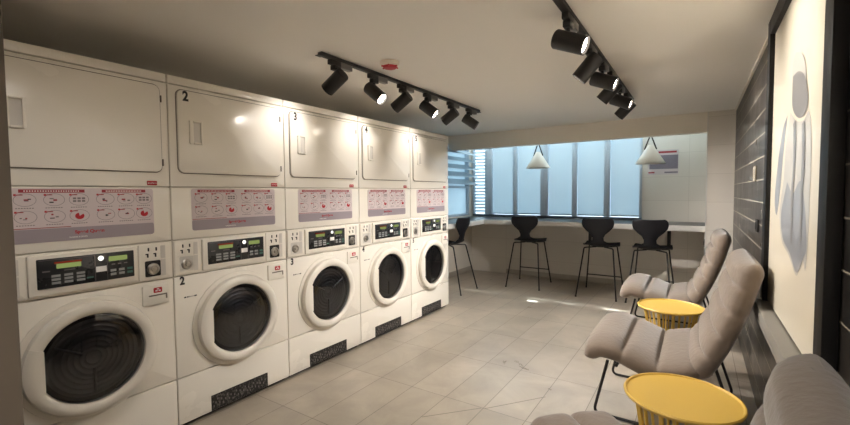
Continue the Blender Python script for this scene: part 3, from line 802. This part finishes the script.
# ------------------------------------------------------------------ framed picture
pf = thing('framed_picture', 'large black framed picture of a pale draped figure on the tiled wall', 'picture', (XR-.001, 2.1, 1.37))
oy, oz = -2.1, -1.37; X0, X1 = -.034, 0
ya, yb, za, zb = 1.546, 2.62, .732, 2.02; yo0, yo1, zo0, zo1 = 1.46, 2.705, .655, 2.098
for q in ((yo0, ya-.0005, za-.0075, zo1), (yb+.0005, yo1, za-.0075, zo1), (ya, yb, zb+.0005, zo1)):
    b = MB(); b.box(X0, X1, q[0]+oy, q[1]+oy, q[2]+oz, q[3]+oz, 'frame', .003); b.build('frame_bar', pf)
b = MB(); b.box(-.066, 0, ya+oy-.04, yb+oy+.05, zo0+oz, za+oz-.008, 'ledge', .004); b.build('frame_ledge', pf, label='ledge along the foot of the picture, its lit look painted in grey')
b = MB(); b.box(-.0145, -.002, ya+oy, yb+oy, za+oz, zb+oz, 'canvas'); cv = b.build('print', pf)
S = 1.0727
def art(name, pts, mat, k):
    b = MB(); x = -.0147 - .0004*k
    P = catmull([(0, y*S, (z-1.2704)*S+1.2704) for y, z in pts + pts[:1]], 5)[:-1]
    b.faces([(x, p.y+oy, p.z+oz) for p in P], [tuple(range(len(P)))], mat); b.build(name, pf, smooth=None)
art('figure', [(2.061, 1.552), (2.124, 1.426), (2.168, 1.291), (2.244, 1.168), (2.311, 1.229), (2.26, 1.375), (2.163, 1.508)], 'wash2', 1)
art('figure', [(2.001, 1.553), (1.883, 1.505), (1.769, 1.492), (1.686, 1.504), (1.641, 1.387), (1.644, 1.241), (1.641, 1.138), (1.664, 1.03), (1.696, 1.05), (1.741, 1.056), (1.794, .989), (1.946, 1.039), (2.103, 1.077), (2.171, 1.183), (2.102, 1.31), (2.079, 1.423)], 'wash3', 2)
art('figure', [(2.02, 1.30), (1.90, 1.26), (1.78, 1.30), (1.70, 1.22), (1.66, 1.10), (1.70, 1.06), (1.794, 1.0), (1.93, 1.05), (2.08, 1.09), (2.13, 1.18)], 'wash2', 3)
art('figure', [(1.925, 1.746), (1.821, 1.715), (1.769, 1.673), (1.747, 1.627), (1.754, 1.583), (1.955, 1.616), (1.984, 1.671), (1.975, 1.725)], 'wash3', 4)
art('figure', [(1.966, 1.674), (1.86, 1.667), (1.762, 1.628), (1.708, 1.559), (1.716, 1.521), (1.786, 1.504), (1.886, 1.522), (1.967, 1.576)], 'wash1', 5)
art('figure', [(1.93, 1.50), (1.91, 1.38), (1.93, 1.25), (1.91, 1.10), (1.885, 1.10), (1.89, 1.25), (1.87, 1.38), (1.885, 1.50)], 'wash1', 6)
art('figure', [(1.78, 1.48), (1.76, 1.36), (1.77, 1.25), (1.75, 1.12), (1.73, 1.12), (1.735, 1.25), (1.72, 1.36), (1.74, 1.48)], 'wash1', 7)

# ------------------------------------------------------------------ daylight
w = bpy.data.worlds.new('World'); scene.world = w; w.use_nodes = True
bg = w.node_tree.nodes['Background']; bg.inputs['Color'].default_value = (.62, .84, 1.0, 1); bg.inputs['Strength'].default_value = .98
sl = bpy.data.lights.new('sun', 'SUN'); sl.energy = 14; sl.angle = math.radians(.6); sl.color = (.92, .97, 1.0)
so = bpy.data.objects.new('sun', sl); COL.objects.link(so)
so.rotation_euler = Vector((.05, -1, -SLOPE)).to_track_quat('-Z', 'Y').to_euler(); so.location = (-1.5, 9, 6)

# ------------------------------------------------------------------ camera
cam = bpy.data.cameras.new('camera'); co = bpy.data.objects.new('camera', cam); COL.objects.link(co)
F_, yaw, pit, roll, hgt = 415.0, .5823, -.047, -.0078, 1.2704
cam.sensor_width = 36; cam.lens = F_/850*36; cam.clip_start = .02
cy_, sy_ = math.cos(yaw), math.sin(yaw)
fw = Vector((-sy_*math.cos(pit), cy_*math.cos(pit), math.sin(pit))); r0 = Vector((cy_, sy_, 0)); u0 = r0.cross(fw)
r1 = r0*math.cos(roll) + u0*math.sin(roll); u1 = u0*math.cos(roll) - r0*math.sin(roll)
co.matrix_world = Matrix(((r1.x, u1.x, -fw.x, 0), (r1.y, u1.y, -fw.y, 0), (r1.z, u1.z, -fw.z, hgt), (0, 0, 0, 1)))
scene.camera = co

scene.view_settings.view_transform = 'Standard'; scene.view_settings.look = 'None'
scene.view_settings.exposure = 1.85; scene.view_settings.gamma = 1.0
try: scene.view_settings.use_curve_mapping = False
except Exception: pass
scene.cycles.use_denoising = True
scene.cycles.max_bounces = 10; scene.cycles.diffuse_bounces = 6
scene.cycles.sample_clamp_indirect = 6
